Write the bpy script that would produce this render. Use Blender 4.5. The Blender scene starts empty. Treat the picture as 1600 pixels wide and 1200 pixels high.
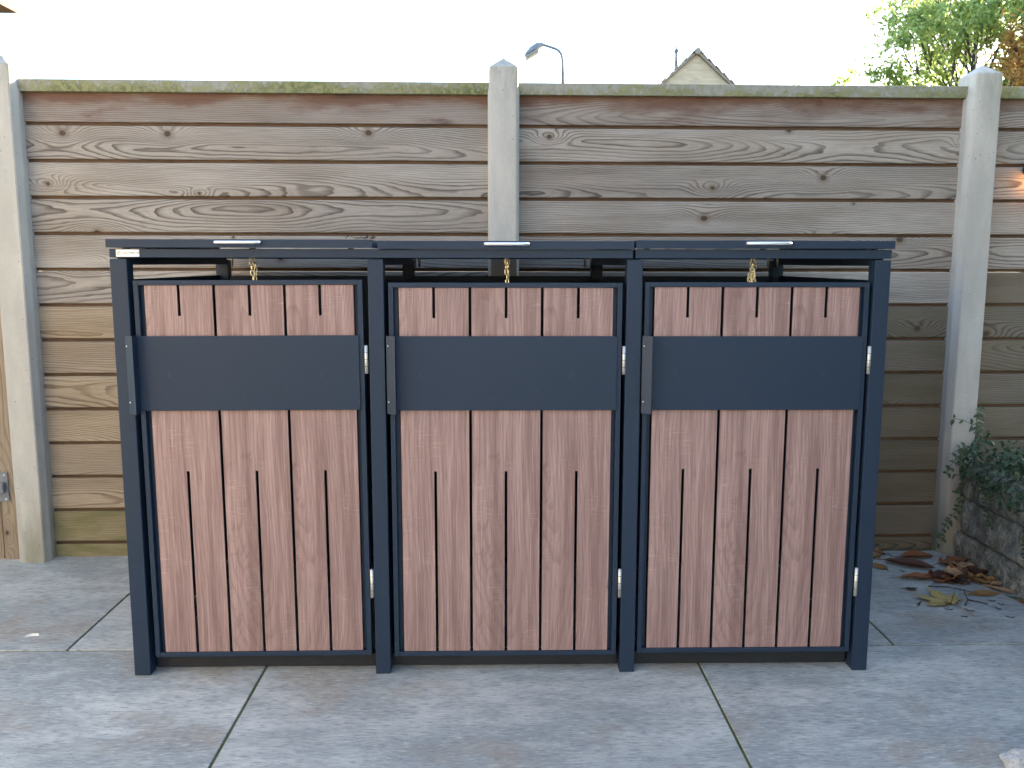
import bpy, bmesh, math, random
from mathutils import Vector, Matrix, noise as mnoise
random.seed(7)
R = math.radians
sc = bpy.context.scene
C = sc.collection

# ------------------------------------------------------------------ camera
cam_d = bpy.data.cameras.new('camera'); cam = bpy.data.objects.new('camera', cam_d); C.objects.link(cam)
CP = Vector((0.9751, -2.2475, 1.1088)); YAW, PIT, ROLL = 0.0192, 0.1388, 0.0016
fwd = Vector((math.sin(YAW)*math.cos(PIT), math.cos(YAW)*math.cos(PIT), -math.sin(PIT)))
xh = Vector((math.cos(YAW), -math.sin(YAW), 0)); uh = xh.cross(fwd)
rt = xh*math.cos(ROLL) + uh*math.sin(ROLL); up = uh*math.cos(ROLL) - xh*math.sin(ROLL)
m = Matrix((rt, up, -fwd)).transposed().to_4x4(); m.translation = CP
cam.matrix_world = m
cam_d.sensor_width = 36; cam_d.lens = 1364.6/1600*36
cam_d.clip_start = 0.05; cam_d.clip_end = 3000
cam_d.dof.use_dof = True; cam_d.dof.focus_distance = 2.35; cam_d.dof.aperture_fstop = 9.0
sc.camera = cam

# ------------------------------------------------------------------ sky, sun, exposure
SUN_AZ, SUN_EL = R(55), R(18)          # azimuth clockwise from +Y (away from the camera), elevation
w = bpy.data.worlds.new('World'); sc.world = w; w.use_nodes = True
nt = w.node_tree; bg = nt.nodes['Background']
sky = nt.nodes.new('ShaderNodeTexSky'); sky.sky_type = 'NISHITA'; sky.sun_disc = False
sky.sun_elevation = SUN_EL; sky.sun_rotation = SUN_AZ
sky.air_density = 1.0; sky.dust_density = 1.1; sky.ozone_density = 1.0
nt.links.new(sky.outputs[0], bg.inputs[0]); bg.inputs[1].default_value = 0.15
sd = bpy.data.lights.new('sun', 'SUN'); sd.energy = 4.5; sd.angle = R(0.6); sd.color = (1.0, 0.86, 0.68)
so = bpy.data.objects.new('sun', sd); C.objects.link(so)
to_sun = Vector((math.sin(SUN_AZ)*math.cos(SUN_EL), math.cos(SUN_AZ)*math.cos(SUN_EL), math.sin(SUN_EL)))
so.rotation_euler = to_sun.to_track_quat('Z', 'Y').to_euler(); so.location = (8, 8, 9)
sc.view_settings.view_transform = 'Standard'; sc.view_settings.look = 'None'
sc.view_settings.gamma = 1; sc.view_settings.exposure = 2.72; sc.view_settings.use_curve_mapping = False
sc.render.engine = 'CYCLES'; sc.cycles.use_denoising = True; sc.cycles.max_bounces = 8

# ------------------------------------------------------------------ node helpers
class NT:
    def __init__(s, name):
        s.m = bpy.data.materials.new(name); s.m.use_nodes = True
        s.t = s.m.node_tree; s.b = s.t.nodes['Principled BSDF']; s.out = s.t.nodes['Material Output']
    def n(s, typ, **k):
        x = s.t.nodes.new(typ)
        for a, v in k.items(): setattr(x, a, v)
        return x
    def put(s, sock, v):
        if v is None: return
        if hasattr(v, 'is_output'): s.t.links.new(v, sock)
        else: sock.default_value = v
    def math(s, op, a, b=None, c=None, clamp=False):
        x = s.n('ShaderNodeMath', operation=op, use_clamp=clamp)
        for i, v in enumerate((a, b, c)): s.put(x.inputs[i], v)
        return x.outputs[0]
    def add(s, a, b): return s.math('ADD', a, b)
    def sub(s, a, b): return s.math('SUBTRACT', a, b)
    def mul(s, a, b): return s.math('MULTIPLY', a, b)
    def sep(s, v):
        x = s.n('ShaderNodeSeparateXYZ'); s.put(x.inputs[0], v); return x.outputs
    def comb(s, a=0., b=0., c=0.):
        x = s.n('ShaderNodeCombineXYZ')
        for i, v in enumerate((a, b, c)): s.put(x.inputs[i], v)
        return x.outputs[0]
    def noise(s, vec, scale=1., detail=2., rough=.5, dist=0.):
        x = s.n('ShaderNodeTexNoise'); s.put(x.inputs['Vector'], vec)
        for k, v in (('Scale', scale), ('Detail', detail), ('Roughness', rough), ('Distortion', dist)): s.put(x.inputs[k], v)
        return x.outputs['Fac']
    def sstep(s, v, a, b, lo=0., hi=1.):
        x = s.n('ShaderNodeMapRange', interpolation_type='SMOOTHSTEP'); s.put(x.inputs[0], v)
        for i, q in enumerate((a, b, lo, hi)): s.put(x.inputs[i+1], q)
        return x.outputs[0]
    def mix(s, f, a, b, mode='MIX'):
        x = s.n('ShaderNodeMix', data_type='RGBA', blend_type=mode); s.put(x.inputs[0], f)
        for i, q in ((6, a), (7, b)):
            if isinstance(q, tuple) and len(q) == 3: q = (*q, 1)
            s.put(x.inputs[i], q)
        return x.outputs[2]
    def obj(s): return s.n('ShaderNodeTexCoord').outputs['Object']
    def rnd(s): return s.n('ShaderNodeObjectInfo').outputs['Random']
    def oattr(s, name):
        return s.n('ShaderNodeAttribute', attribute_type='OBJECT', attribute_name=name).outputs['Fac']
    def bump(s, h, strength=.3, dist=.002):
        x = s.n('ShaderNodeBump'); s.put(x.inputs['Height'], h)
        x.inputs['Strength'].default_value = strength; x.inputs['Distance'].default_value = dist
        s.t.links.new(x.outputs[0], s.b.inputs['Normal'])
    def done(s, col, rough=.6, metal=0., spec=.5):
        if isinstance(col, tuple): col = (*col[:3], 1)
        s.put(s.b.inputs['Base Color'], col); s.put(s.b.inputs['Roughness'], rough)
        s.put(s.b.inputs['Metallic'], metal); s.put(s.b.inputs['Specular IOR Level'], spec)
        return s.m

def rings(N, a, c, seed, spacing, wander, knots=True, kx=1.9, kz=5.5, elong=.36):
    """growth rings of a sawn board; a = along the board, c = across it (metres)"""
    s1 = N.mul(seed, 37.3); s2 = N.mul(seed, 91.7)
    n1 = N.noise(N.comb(N.add(N.mul(a, 1.1), s1), N.mul(c, 1.5), s2), 1., 1.5)
    n2 = N.noise(N.comb(N.add(N.mul(a, .75), s2), N.mul(c, .6), s1), 1., 1.)
    zc = N.add(N.mul(N.sub(n1, .5), wander), N.mul(N.sub(N.math('FRACT', N.mul(seed, 17.77)), .3), .16))
    dz = N.sub(c, zc)
    dep = N.mul(N.sub(n2, .38), .27)
    rad = N.math('SQRT', N.add(N.mul(dz, dz), N.mul(dep, dep)))
    fine = N.noise(N.comb(N.add(N.mul(a, 7.), s2), N.mul(c, 38.), s1), 1., 2.)
    rad = N.add(N.add(rad, N.mul(c, .30)), N.mul(N.sub(fine, .5), spacing*1.1))
    core = ring_k = None
    if knots:
        v = N.comb(N.add(N.mul(a, kx), s1), N.add(N.mul(c, kz), s2), 0.)
        vo = N.n('ShaderNodeTexVoronoi', voronoi_dimensions='2D', feature='F1'); N.put(vo.inputs['Vector'], v); vo.inputs['Scale'].default_value = 1; vo.inputs['Randomness'].default_value = .85
        df = N.n('ShaderNodeVectorMath', operation='SUBTRACT'); N.put(df.inputs[0], v); N.put(df.inputs[1], vo.outputs['Position'])
        dx, dy, _ = N.sep(df.outputs[0])
        dx = N.math('DIVIDE', dx, kx); dy = N.math('DIVIDE', dy, kz)
        r_, g_, b_ = N.sep(vo.outputs['Color'])
        on = N.sstep(r_, .45, .50); size = N.add(.5, N.mul(g_, .9))
        wob = N.mul(N.sub(N.noise(N.comb(N.mul(a, 25.), N.mul(c, 25.), s1), 1., 2.), .5), .008)
        ex = N.mul(dx, elong); dk = N.math('SQRT', N.add(N.mul(ex, ex), N.mul(dy, dy)))
        q = N.math('DIVIDE', dk, N.mul(size, .026))
        K = N.math('EXPONENT', N.mul(N.mul(q, q), -1.))
        rad = N.add(rad, N.mul(N.mul(K, on), .042))
        ix = N.mul(dx, .8); di = N.math('SQRT', N.add(N.mul(ix, ix), N.mul(dy, dy)))
        di = N.add(di, wob)
        core = N.mul(N.sstep(di, N.mul(size, .0095), N.mul(size, .0055)), on)
        ring_k = N.mul(N.sstep(di, N.mul(size, .022), N.mul(size, .009)), on)
    f = N.math('FRACT', N.math('DIVIDE', rad, spacing))
    late = N.mul(N.sstep(f, .45, .92), N.sstep(f, 1.0, .95))
    f2 = N.math('FRACT', N.math('DIVIDE', N.add(rad, N.mul(fine, spacing*.5)), spacing*.41))
    late = N.add(N.mul(late, .85), N.mul(N.sstep(f2, .4, .95), .15))
    return late, core, ring_k, rad

def fence_wood(name, c_light, c_tan, c_line, tan=.35, moss=0., stain=0.):
    N = NT(name); o = N.obj(); x, y, z = N.sep(o); rd = N.rnd()
    late, core, rk, rad = rings(N, x, z, rd, .0076, .13)
    s1 = N.mul(rd, 53.1)
    patch = N.noise(N.comb(N.add(N.mul(x, 2.2), s1), N.mul(z, 9.), s1), 1., 3.)
    fib = N.noise(N.comb(N.add(N.mul(x, 9.), s1), N.mul(z, 620.), s1), 1., 2.)
    crack = N.noise(N.comb(N.add(N.mul(x, 5.), s1), N.mul(z, 260.), N.add(s1, 9.)), 1., 3., .6)
    base = N.mix(N.mul(N.sstep(patch, .38, .66), tan*2.), c_light, c_tan)
    base = N.mix(N.sstep(N.math('FRACT', N.mul(rd, 7.13)), 0., 1., 0., .48), base, (.22, .19, .16))
    wk = N.noise(N.comb(N.add(N.mul(x, 1.1), s1), N.mul(z, 18.), N.add(s1, 2.)), 1., 4., .6)
    base = N.mix(N.sstep(wk, .50, .72, 0., .36), base, (.15, .125, .105))
    con = N.noise(N.comb(N.add(N.mul(x, 1.6), s1), N.mul(z, 14.), N.add(s1, 4.)), 1., 2.)
    col = N.mix(N.mul(late, N.sstep(con, .3, .62, .34, .9)), base, c_line)
    col = N.mix(N.sstep(fib, .35, .75, 0., .38), col, (.10, .08, .065))
    col = N.mix(N.sstep(crack, .66, .74, 0., .55), col, (.05, .04, .033))
    col = N.mix(N.mul(rk, .45), col, (.13, .085, .05))
    kring = N.noise(N.comb(N.mul(x, 200.), N.mul(z, 200.), s1), 1., 2.)
    col = N.mix(N.mul(core, .92), col, N.mix(kring, (.012, .009, .007), (.10, .065, .04)))
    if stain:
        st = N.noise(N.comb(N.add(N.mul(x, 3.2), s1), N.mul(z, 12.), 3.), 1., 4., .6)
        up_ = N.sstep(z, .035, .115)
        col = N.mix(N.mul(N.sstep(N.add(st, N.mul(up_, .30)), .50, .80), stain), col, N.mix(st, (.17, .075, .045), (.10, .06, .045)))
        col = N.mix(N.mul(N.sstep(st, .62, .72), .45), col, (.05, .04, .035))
    if moss:
        mo = N.noise(N.comb(N.mul(x, 7.), N.mul(z, 22.), s1), 1., 4., .65)
        col = N.mix(N.mul(N.sstep(mo, .35, .7), moss), col, (.105, .11, .035))
    h = N.add(N.mul(late, -.5), N.add(N.mul(fib, -.5), N.mul(core, -.8)))
    N.bump(h, .55, .0022)
    return N.done(col, .78, spec=.3)

def noise_mat(name, c1, c2, scale=8., rough=.8, bump=.2, detail=4., stretch=(1, 1, 1), bd=.004):
    N = NT(name); x, y, z = N.sep(N.obj()); rd = N.mul(N.rnd(), 40.)
    v = N.comb(N.add(N.mul(x, stretch[0]), rd), N.mul(y, stretch[1]), N.mul(z, stretch[2]))
    f = N.noise(v, scale, detail, .6); g = N.noise(v, scale*9, 3.)
    col = N.mix(N.sstep(N.add(N.mul(f, .75), N.mul(g, .25)), .35, .65), c1, c2)
    N.bump(N.add(f, N.mul(g, .5)), bump, bd)
    return N.done(col, rough)

# ------------------------------------------------------------------ materials
M = {}
M['plank'] = fence_wood('weathered_plank_wood', (.41, .37, .322), (.31, .262, .212), (.062, .048, .040))
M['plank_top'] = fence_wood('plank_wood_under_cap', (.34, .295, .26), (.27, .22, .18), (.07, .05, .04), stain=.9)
M['plank_low'] = fence_wood('less_weathered_plank_wood', (.38, .305, .215), (.31, .235, .15), (.10, .062, .032), tan=.45)
M['plank_moss'] = fence_wood('mossy_plank_wood', (.30, .25, .15), (.22, .19, .09), (.08, .055, .03), tan=.45, moss=.55)
M['plank_algae_shade'] = fence_wood('algae_and_shade_plank_wood', (.165, .13, .09), (.11, .088, .055), (.045, .032, .02), tan=.45, moss=.22)  # olive algae tint, its colour darkened further to carry the right-hand shade
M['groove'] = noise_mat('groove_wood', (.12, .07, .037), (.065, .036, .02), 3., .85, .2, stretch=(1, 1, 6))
M['beam_wood'] = fence_wood('stained_beam_wood', (.19, .12, .05), (.155, .095, .04), (.09, .05, .022), tan=.4)
M['gate'] = fence_wood('gate_wood', (.36, .27, .17), (.30, .21, .12), (.16, .10, .055), tan=.4)

N = NT('mossy_cap_wood'); x, y, z = N.sep(N.obj()); rd = N.mul(N.rnd(), 30)
f = N.noise(N.comb(N.add(N.mul(x, 4.), rd), N.mul(y, 12.), N.mul(z, 10.)), 1., 5., .65)
g = N.noise(N.comb(N.add(N.mul(x, 55.), rd), N.mul(y, 55.), N.mul(z, 40.)), 1., 4., .7)
moss_low = N.sstep(z, 0., .045, .045, -.02)  # moss gets thicker towards the lower edge of the cap
mo = N.sstep(N.add(N.add(N.mul(f, .55), N.mul(g, .45)), N.add(moss_low, N.mul(N.oattr('moss'), .1))), .47, .60)
col = N.mix(g, (.33, .32, .27), (.17, .175, .15)); col = N.mix(mo, col, N.mix(N.sstep(g, .35, .65), (.085, .095, .03), (.235, .23, .11)))
col = N.mix(N.sstep(g, .62, .72, 0., .6), col, (.05, .055, .035))
N.bump(g, .6, .004); M['cap'] = N.done(col, .9)

N = NT('concrete_post'); x, y, z = N.sep(N.obj()); rd = N.mul(N.rnd(), 30); o = N.comb(N.add(x, rd), y, z)
f = N.noise(N.comb(N.add(N.mul(x, 9.), rd), N.mul(y, 9.), N.mul(z, 2.5)), 1., 5., .6); g = N.noise(o, 130., 3.)
vo = N.n('ShaderNodeTexVoronoi', feature='F1'); N.put(vo.inputs['Vector'], o); vo.inputs['Scale'].default_value = 62
pr = N.mul(N.sstep(vo.outputs['Distance'], .17, .10), N.sstep(N.sep(vo.outputs['Color'])[0], .80, .83))
col = N.mix(N.sstep(f, .3, .7), (.51, .485, .43), (.38, .365, .33)); col = N.mix(N.mul(g, .35), col, (.26, .25, .23))
col = N.mix(N.mul(N.sstep(z, .34, 0.), N.sstep(f, .33, .62, .15, .9)), col, (.22, .21, .15))
col = N.mix(N.mul(N.sstep(z, 1.55, 1.8), N.sstep(f, .42, .62, 0., .6)), col, (.20, .215, .17))
col = N.mix(N.mul(pr, .7), col, (.10, .095, .085))
N.bump(N.sub(N.mul(g, .35), pr), .5, .002); M['concrete'] = N.done(col, .85)

N = NT('anthracite_powder_coat'); o = N.obj(); g = N.noise(o, 900., 2.); f = N.noise(o, 3., 3.)
dust = N.noise(o, 28., 5., .7)
col = N.mix(f, (.012, .0245, .047), (.017, .032, .058)); col = N.mix(N.sstep(dust, .60, .8, 0., .16), col, (.16, .16, .155))
N.bump(g, .08, .0006); M['metal'] = N.done(col, N.add(.40, N.mul(dust, .14)), spec=.28)

N = NT('oak_look_board'); x, y, z = N.sep(N.obj()); sd_ = N.oattr('pattern')
late, core, rk, rad = rings(N, z, x, sd_, .0115, .22, True, 1.15, 2.6, .30)
s1 = N.mul(sd_, 77.)
st = N.noise(N.comb(N.add(N.mul(x, 42.), s1), N.mul(z, 1.5), s1), 1., 4., .62)
fi = N.noise(N.comb(N.add(N.mul(x, 300.), s1), N.mul(z, 6.5), s1), 1., 3., .6)
fi2 = N.noise(N.comb(N.add(N.mul(N.add(x, N.mul(rad, 1.2)), 240.), s1), N.mul(z, 20.), s1), 1., 2., .6)
saw = N.mul(N.sstep(N.noise(N.comb(N.mul(x, 26.), N.mul(z, 430.), s1), 1., 1.), .56, .70), N.sstep(N.noise(N.comb(N.add(N.mul(x, 17.), s1), N.mul(z, 9.), s1), 1., 2.), .54, .66))
col = N.mix(N.sstep(st, .34, .66), (.35, .232, .210), (.215, .133, .121))
col = N.mix(N.mul(late, .36), col, (.14, .08, .072))
col = N.mix(N.sstep(fi, .51, .68, 0., .44), col, (.14, .078, .070))
col = N.mix(N.sstep(fi2, .55, .68, 0., .32), col, (.13, .075, .065))
col = N.mix(N.sstep(fi, .44, .30, 0., .26), col, (.55, .42, .38))
col = N.mix(N.mul(saw, .24), col, (.52, .41, .36))
col = N.mix(N.mul(core, .6), col, (.12, .06, .05)); col = N.mix(N.mul(rk, .25), col, (.16, .09, .075))
N.bump(N.add(N.mul(fi, -.6), N.mul(fi2, -.4)), .22, .0008); M['board'] = N.done(col, .52, spec=.4)
M['board_edge'] = noise_mat('board_core_edge', (.035, .03, .028), (.05, .043, .04), 60, .7)

N = NT('galvanised_steel'); g = N.noise(N.obj(), 90., 3.)
M['steel'] = N.done(N.mix(g, (.60, .58, .53), (.70, .68, .62)), .5, .75)
N = NT('brushed_handle_steel'); M['handle'] = N.done((.80, .80, .79), .36, .8)
N = NT('brass_chain'); g = N.noise(N.obj(), 120., 2.); M['brass'] = N.done(N.mix(g, (.62, .47, .23), (.74, .62, .38)), .3, 1.)

N = NT('slate_look_tile'); x, y, z = N.sep(N.obj()); rd = N.rnd(); s1 = N.mul(rd, 61.); s2 = N.mul(rd, 23.)
wx = N.noise(N.comb(N.add(N.mul(x, 3.), s1), N.add(N.mul(y, 3.), s2), 0.), 1., 3.)
yy = N.add(y, N.mul(wx, .05))
big = N.noise(N.comb(N.add(N.mul(x, 1.3), s1), N.add(N.mul(yy, 2.4), s2), 1.), 1., 4., .6)
mid = N.noise(N.comb(N.add(N.mul(x, 9.), s1), N.add(N.mul(yy, 28.), s2), 2.), 1., 5., .68)
fin = N.noise(N.comb(N.add(N.mul(x, 34.), s1), N.add(N.mul(yy, 150.), s2), 3.), 1., 4., .7)
warm = N.noise(N.comb(N.add(N.mul(x, 2.6), s2), N.add(N.mul(y, 3.4), s1), 5.), 1., 4., .6)
col = N.mix(N.sstep(N.add(N.mul(big, .7), N.mul(N.noise(N.comb(N.add(N.mul(x, 5.), s1), N.add(N.mul(yy, 9.), s2), 8.), 1., 5., .65), .3)), .38, .60), (.53, .535, .50), (.30, .318, .308))
col = N.mix(N.sstep(mid, .44, .66, 0., .48), col, (.23, .245, .25))
col = N.mix(N.sstep(mid, .48, .30, 0., .40), col, (.56, .555, .54))
col = N.mix(N.sstep(warm, .50, .68, 0., .66), col, (.32, .26, .195))
col = N.mix(N.sstep(fin, .50, .66, 0., .62), col, (.13, .14, .15))
col = N.mix(N.sstep(fin, .45, .31, 0., .55), col, (.68, .68, .66))
col = N.mix(N.mul(rd, .16), col, (.20, .21, .205))
N.bump(N.add(N.mul(mid, .7), N.mul(fin, .5)), .45, .0025); M['tile'] = N.done(col, N.add(.46, N.mul(mid, .22)), spec=.4)
M['joint'] = noise_mat('mossy_joint_sand', (.05, .07, .015), (.12, .12, .06), 9., .95, .6)
M['earth'] = noise_mat('earth', (.09, .07, .045), (.06, .065, .03), 2., .95, .3)
M['soil'] = noise_mat('dark_soil', (.035, .026, .018), (.065, .05, .035), 22., .95, .8, bd=.02)
M['block'] = noise_mat('split_concrete_block', (.33, .32, .28), (.12, .122, .095), 16., .95, 1., 8., bd=.02)
M['dark'] = noise_mat('dark_plastic', (.012, .016, .012), (.02, .026, .02), 20., .5, .05)
M['black_rail'] = noise_mat('near_black_rail', (.006, .008, .012), (.009, .012, .017), 12., .6, .05)  # darker than the anthracite of the other rails
M['stone'] = noise_mat('pale_limestone', (.46, .46, .45), (.26, .26, .27), 26., .85, .6, 5., bd=.006)

def leaf_mat(name, cols, trans=.35, scale=3., rough=.5, glow=(.66, .80, .30)):
    N = NT(name); o = N.obj(); f = N.noise(o, scale, 2.); g = N.noise(o, scale*11, 2.)
    col = N.mix(N.sstep(f, .35, .65), cols[0], cols[1]); col = N.mix(N.sstep(g, .42, .66), col, cols[2])
    N.done(col, rough, spec=.35)
    tr = N.n('ShaderNodeBsdfTranslucent'); N.put(tr.inputs[0], N.mix(.62, col, glow) if trans > .3 else col)
    mx = N.n('ShaderNodeMixShader'); mx.inputs[0].default_value = trans
    N.t.links.new(N.b.outputs[0], mx.inputs[1]); N.t.links.new(tr.outputs[0], mx.inputs[2]); N.t.links.new(mx.outputs[0], N.out.inputs[0])
    return N.m
M['tree_leaf'] = leaf_mat('tree_foliage', ((.075, .135, .035), (.10, .155, .045), (.13, .16, .05)), .78, .9)
M['autumn_leaf'] = leaf_mat('autumn_foliage', ((.24, .11, .04), (.17, .15, .04), (.26, .17, .05)), .78, 1.1, glow=(.85, .52, .2))
M['hedge_leaf'] = leaf_mat('hedge_foliage', ((.03, .06, .015), (.045, .08, .02), (.06, .09, .025)), .2, 3.)
M['vinca'] = leaf_mat('periwinkle_foliage', ((.035, .075, .04), (.055, .10, .05), (.09, .12, .055)), .12, 14., .35)
M['stem'] = noise_mat('stem_brown', (.10, .085, .04), (.06, .07, .03), 20., .8, .1)
M['bark'] = noise_mat('bark', (.085, .07, .055), (.05, .042, .035), 7., .9, .6, stretch=(1, 1, .3))
M['twig'] = noise_mat('dry_twig', (.06, .04, .028), (.03, .022, .017), 40., .9, .2)
def dry(name, a, b, c): return leaf_mat(name, (a, b, c), .12, 30., .6)
M['leaf_rust'] = dry('rust_leaf', (.24, .085, .03), (.17, .06, .025), (.29, .13, .055))
M['leaf_dark'] = dry('dark_leaf', (.085, .035, .022), (.12, .05, .03), (.06, .03, .02))
M['leaf_tan'] = dry('tan_leaf', (.36, .21, .11), (.28, .15, .075), (.42, .28, .16))
M['leaf_ochre'] = dry('ochre_leaf', (.32, .16, .05), (.25, .11, .035), (.36, .21, .09))
M['leaf_yellow'] = dry('yellow_leaf', (.56, .42, .17), (.46, .36, .13), (.36, .27, .11))
M['petal'] = noise_mat('white_petal', (.78, .77, .72), (.62, .6, .54), 30., .7, .1)

N = NT('buff_brick'); x, y, z = N.sep(N.obj()); br = N.n('ShaderNodeTexBrick'); N.put(br.inputs['Vector'], N.comb(x, z, 0.))
br.inputs['Scale'].default_value = 1.; br.inputs['Brick Width'].default_value = .22; br.inputs['Row Height'].default_value = .075; br.inputs['Mortar Size'].default_value = .007
for k, v in (('Color1', (.56, .43, .29, 1)), ('Color2', (.40, .30, .20, 1)), ('Mortar', (.38, .34, .28, 1))): br.inputs[k].default_value = v
M['brick'] = N.done(N.mix(N.mul(N.noise(N.obj(), 2., 3.), .5), br.outputs[0], (.44, .36, .26)), .9)
M['roof'] = noise_mat('grey_brown_roof_tile', (.24, .195, .165), (.32, .265, .22), 4., .85, .3)
M['lamp_grey'] = noise_mat('lamp_grey_paint', (.13, .14, .16), (.17, .18, .20), 5., .5, .05)
M['lamp_lens'] = noise_mat('lamp_lens', (.22, .21, .19), (.17, .165, .15), 9., .3, .05)
M['white'] = noise_mat('white_paint', (.78, .77, .74), (.72, .71, .68), 4., .6, .05)
M['cream'] = noise_mat('cream_paint', (.76, .67, .49), (.70, .61, .44), 3., .6, .05)
N = NT('sticker_white'); M['sticker'] = N.done((.86, .86, .84), .35)
N = NT('print_orange'); M['orange'] = N.done((.72, .26, .03), .4)
N = NT('print_black'); M['black'] = N.done((.03, .03, .035), .4)
N = NT('window_glass'); M['glass'] = N.done((.05, .06, .07), .05)

# ------------------------------------------------------------------ object helpers
def link(name, me, parent=None):
    o = bpy.data.objects.new(name, me); C.objects.link(o)
    if parent is not None: o.parent = parent
    return o
def tag(o, label=None, cat=None, group=None, kind=None):
    for k, v in (('label', label), ('category', cat), ('group', group), ('kind', kind)):
        if v: o[k] = v
    return o
def empty(name, loc=(0, 0, 0), rz=0., **k):
    o = bpy.data.objects.new(name, None); C.objects.link(o); o.location = loc; o.rotation_euler.z = rz
    o.empty_display_size = .1
    return tag(o, **k)
def mesh(name, verts, faces, mats, mi=None, smooth=False):
    me = bpy.data.meshes.new(name); me.from_pydata([tuple(v) for v in verts], [], faces)
    for q in (mats if isinstance(mats, (list, tuple)) else [mats]): me.materials.append(M[q])
    if mi: me.polygons.foreach_set('material_index', mi)
    if smooth: me.polygons.foreach_set('use_smooth', [True]*len(me.polygons))
    me.update(); return me
def bm_box(bm, x0, x1, y0, y1, z0, z1, bev=0., seg=2):
    r = bmesh.ops.create_cube(bm, size=1.)
    for v in r['verts']:
        v.co = Vector((x0+(v.co.x+.5)*(x1-x0), y0+(v.co.y+.5)*(y1-y0), z0+(v.co.z+.5)*(z1-z0)))
    if bev:
        es = list({e for v in r['verts'] for e in v.link_edges})
        bmesh.ops.bevel(bm, geom=es, offset=bev, segments=seg, affect='EDGES', profile=.6)
def bm_mesh(name, bm, mat, smooth=False):
    me = bpy.data.meshes.new(name); bm.to_mesh(me); bm.free(); me.materials.append(M[mat])
    if smooth: me.polygons.foreach_set('use_smooth', [True]*len(me.polygons))
    return me
def box_obj(name, boxes, mat, parent=None, bev=.0012, seg=2):
    bm = bmesh.new()
    for b in boxes: bm_box(bm, *b, bev=bev, seg=seg)
    return link(name, bm_mesh(name, bm, mat), parent)
def tube(verts, faces, pts, rads, n=6, cap=True):
    pts = [Vector(p) for p in pts]; b0 = len(verts)
    for i, p in enumerate(pts):
        d = (pts[min(i+1, len(pts)-1)] - pts[max(i-1, 0)]).normalized()
        a = d.cross(Vector((0, 0, 1)) if abs(d.z) < .9 else Vector((1, 0, 0))).normalized(); b = d.cross(a)
        for k in range(n):
            t = 2*math.pi*k/n; verts.append(p + (a*math.cos(t) + b*math.sin(t))*rads[i])
    for i in range(len(pts)-1):
        for k in range(n):
            faces.append((b0+i*n+k, b0+i*n+(k+1) % n, b0+(i+1)*n+(k+1) % n, b0+(i+1)*n+k))
    if cap:
        faces.append(tuple(b0+k for k in range(n))[::-1]); faces.append(tuple(b0+(len(pts)-1)*n+k for k in range(n)))
def tube_obj(name, pts, r, mat, parent=None, n=8, smooth=True):
    v, f = [], []; rads = r if isinstance(r, (list, tuple)) else [r]*len(pts)
    tube(v, f, pts, rads, n); return link(name, mesh(name, v, f, mat, smooth=smooth), parent)

# ================================================================== SETTING
ground = link('ground', mesh('ground', [(-300, -300, -.06), (300, -300, -.06), (300, 600, -.06), (-300, 600, -.06)], [(0, 1, 2, 3)], 'earth'))
tag(ground, kind='structure')
# paving: 1.2 m ceramic slabs in half bond on a mossy joint bed
patio = link('patio', mesh('patio', [(-4.4, -6.6, -.0035), (2.9, -6.6, -.0035), (2.9, 1.02, -.0035), (-4.4, 1.02, -.0035)], [(0, 1, 2, 3)], 'joint'))
tag(patio, kind='structure')
TX, TY, TW = .3415, .1586, 1.2
def tile_mesh(x0, x1, y0, y1):
    bm = bmesh.new(); bm_box(bm, x0+.0038, x1-.0038, y0+.0038, y1-.0038, -.02, 0., bev=.0018, seg=2)
    return bm_mesh('paving_tile', bm, 'tile')
t_full = tile_mesh(0, TW, 0, TW); t_back = tile_mesh(0, TW, 0, 1.0-TY); t_edge = tile_mesh(0, 2.742-(TX+TW), 0, TW)
t_edge_b = tile_mesh(0, 2.742-(TX+1.5*TW), 0, 1.0-TY)
for row in range(-5, 1):
    y = TY + (row)*TW
    xoff = TX - (.5*TW if row % 2 == 0 else 0.)
    for k in range(-3, 3):
        x = xoff + k*TW
        if x > 2.5: continue
        wide = x + TW <= 2.742
        me = (t_back if row == 0 else t_full) if wide else (t_edge_b if row == 0 else (t_edge if row % 2 else tile_mesh(0, 2.742-x, 0, TW)))
        if not wide and row == 0: me = tile_mesh(0, 2.742-x, 0, 1.0-TY)
        elif not wide: me = tile_mesh(0, 2.742-x, 0, TW)
        o = link('paving_tile', me, patio); o.location = (x, y, random.uniform(-.0006, .0006))

# ================================================================== FENCE
PHI = .0123; FD = .9805
def fp(s, off=0., z=0.):
    return Vector((s*math.cos(PHI) - off*math.sin(PHI), FD + s*math.sin(PHI) + off*math.cos(PHI), z))
def plank_mesh(L, h, lip=.011):
    # profile in (y, z): y = 0 is the weathered face, the lip below it is set back
    pr = [(.011, 0), (.011, lip), (.0035, lip), (.001, lip+.0012), (0, lip+.004), (0, h-.005), (.0012, h-.0015), (.004, h), (.026, h), (.026, 0)]
    v, f, mi = [], [], []; n = len(pr)
    for x in (0, L):
        for (y, z) in pr: v.append((x, y, z))
    for i in range(n):
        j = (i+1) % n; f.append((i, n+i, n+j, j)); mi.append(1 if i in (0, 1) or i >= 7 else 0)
    f.append(tuple(range(n))); f.append(tuple(range(2*n-1, n-1, -1))); mi += [0, 0]
    return v, f, mi
PITCH, Z0 = .1281, 1.5865
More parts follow.
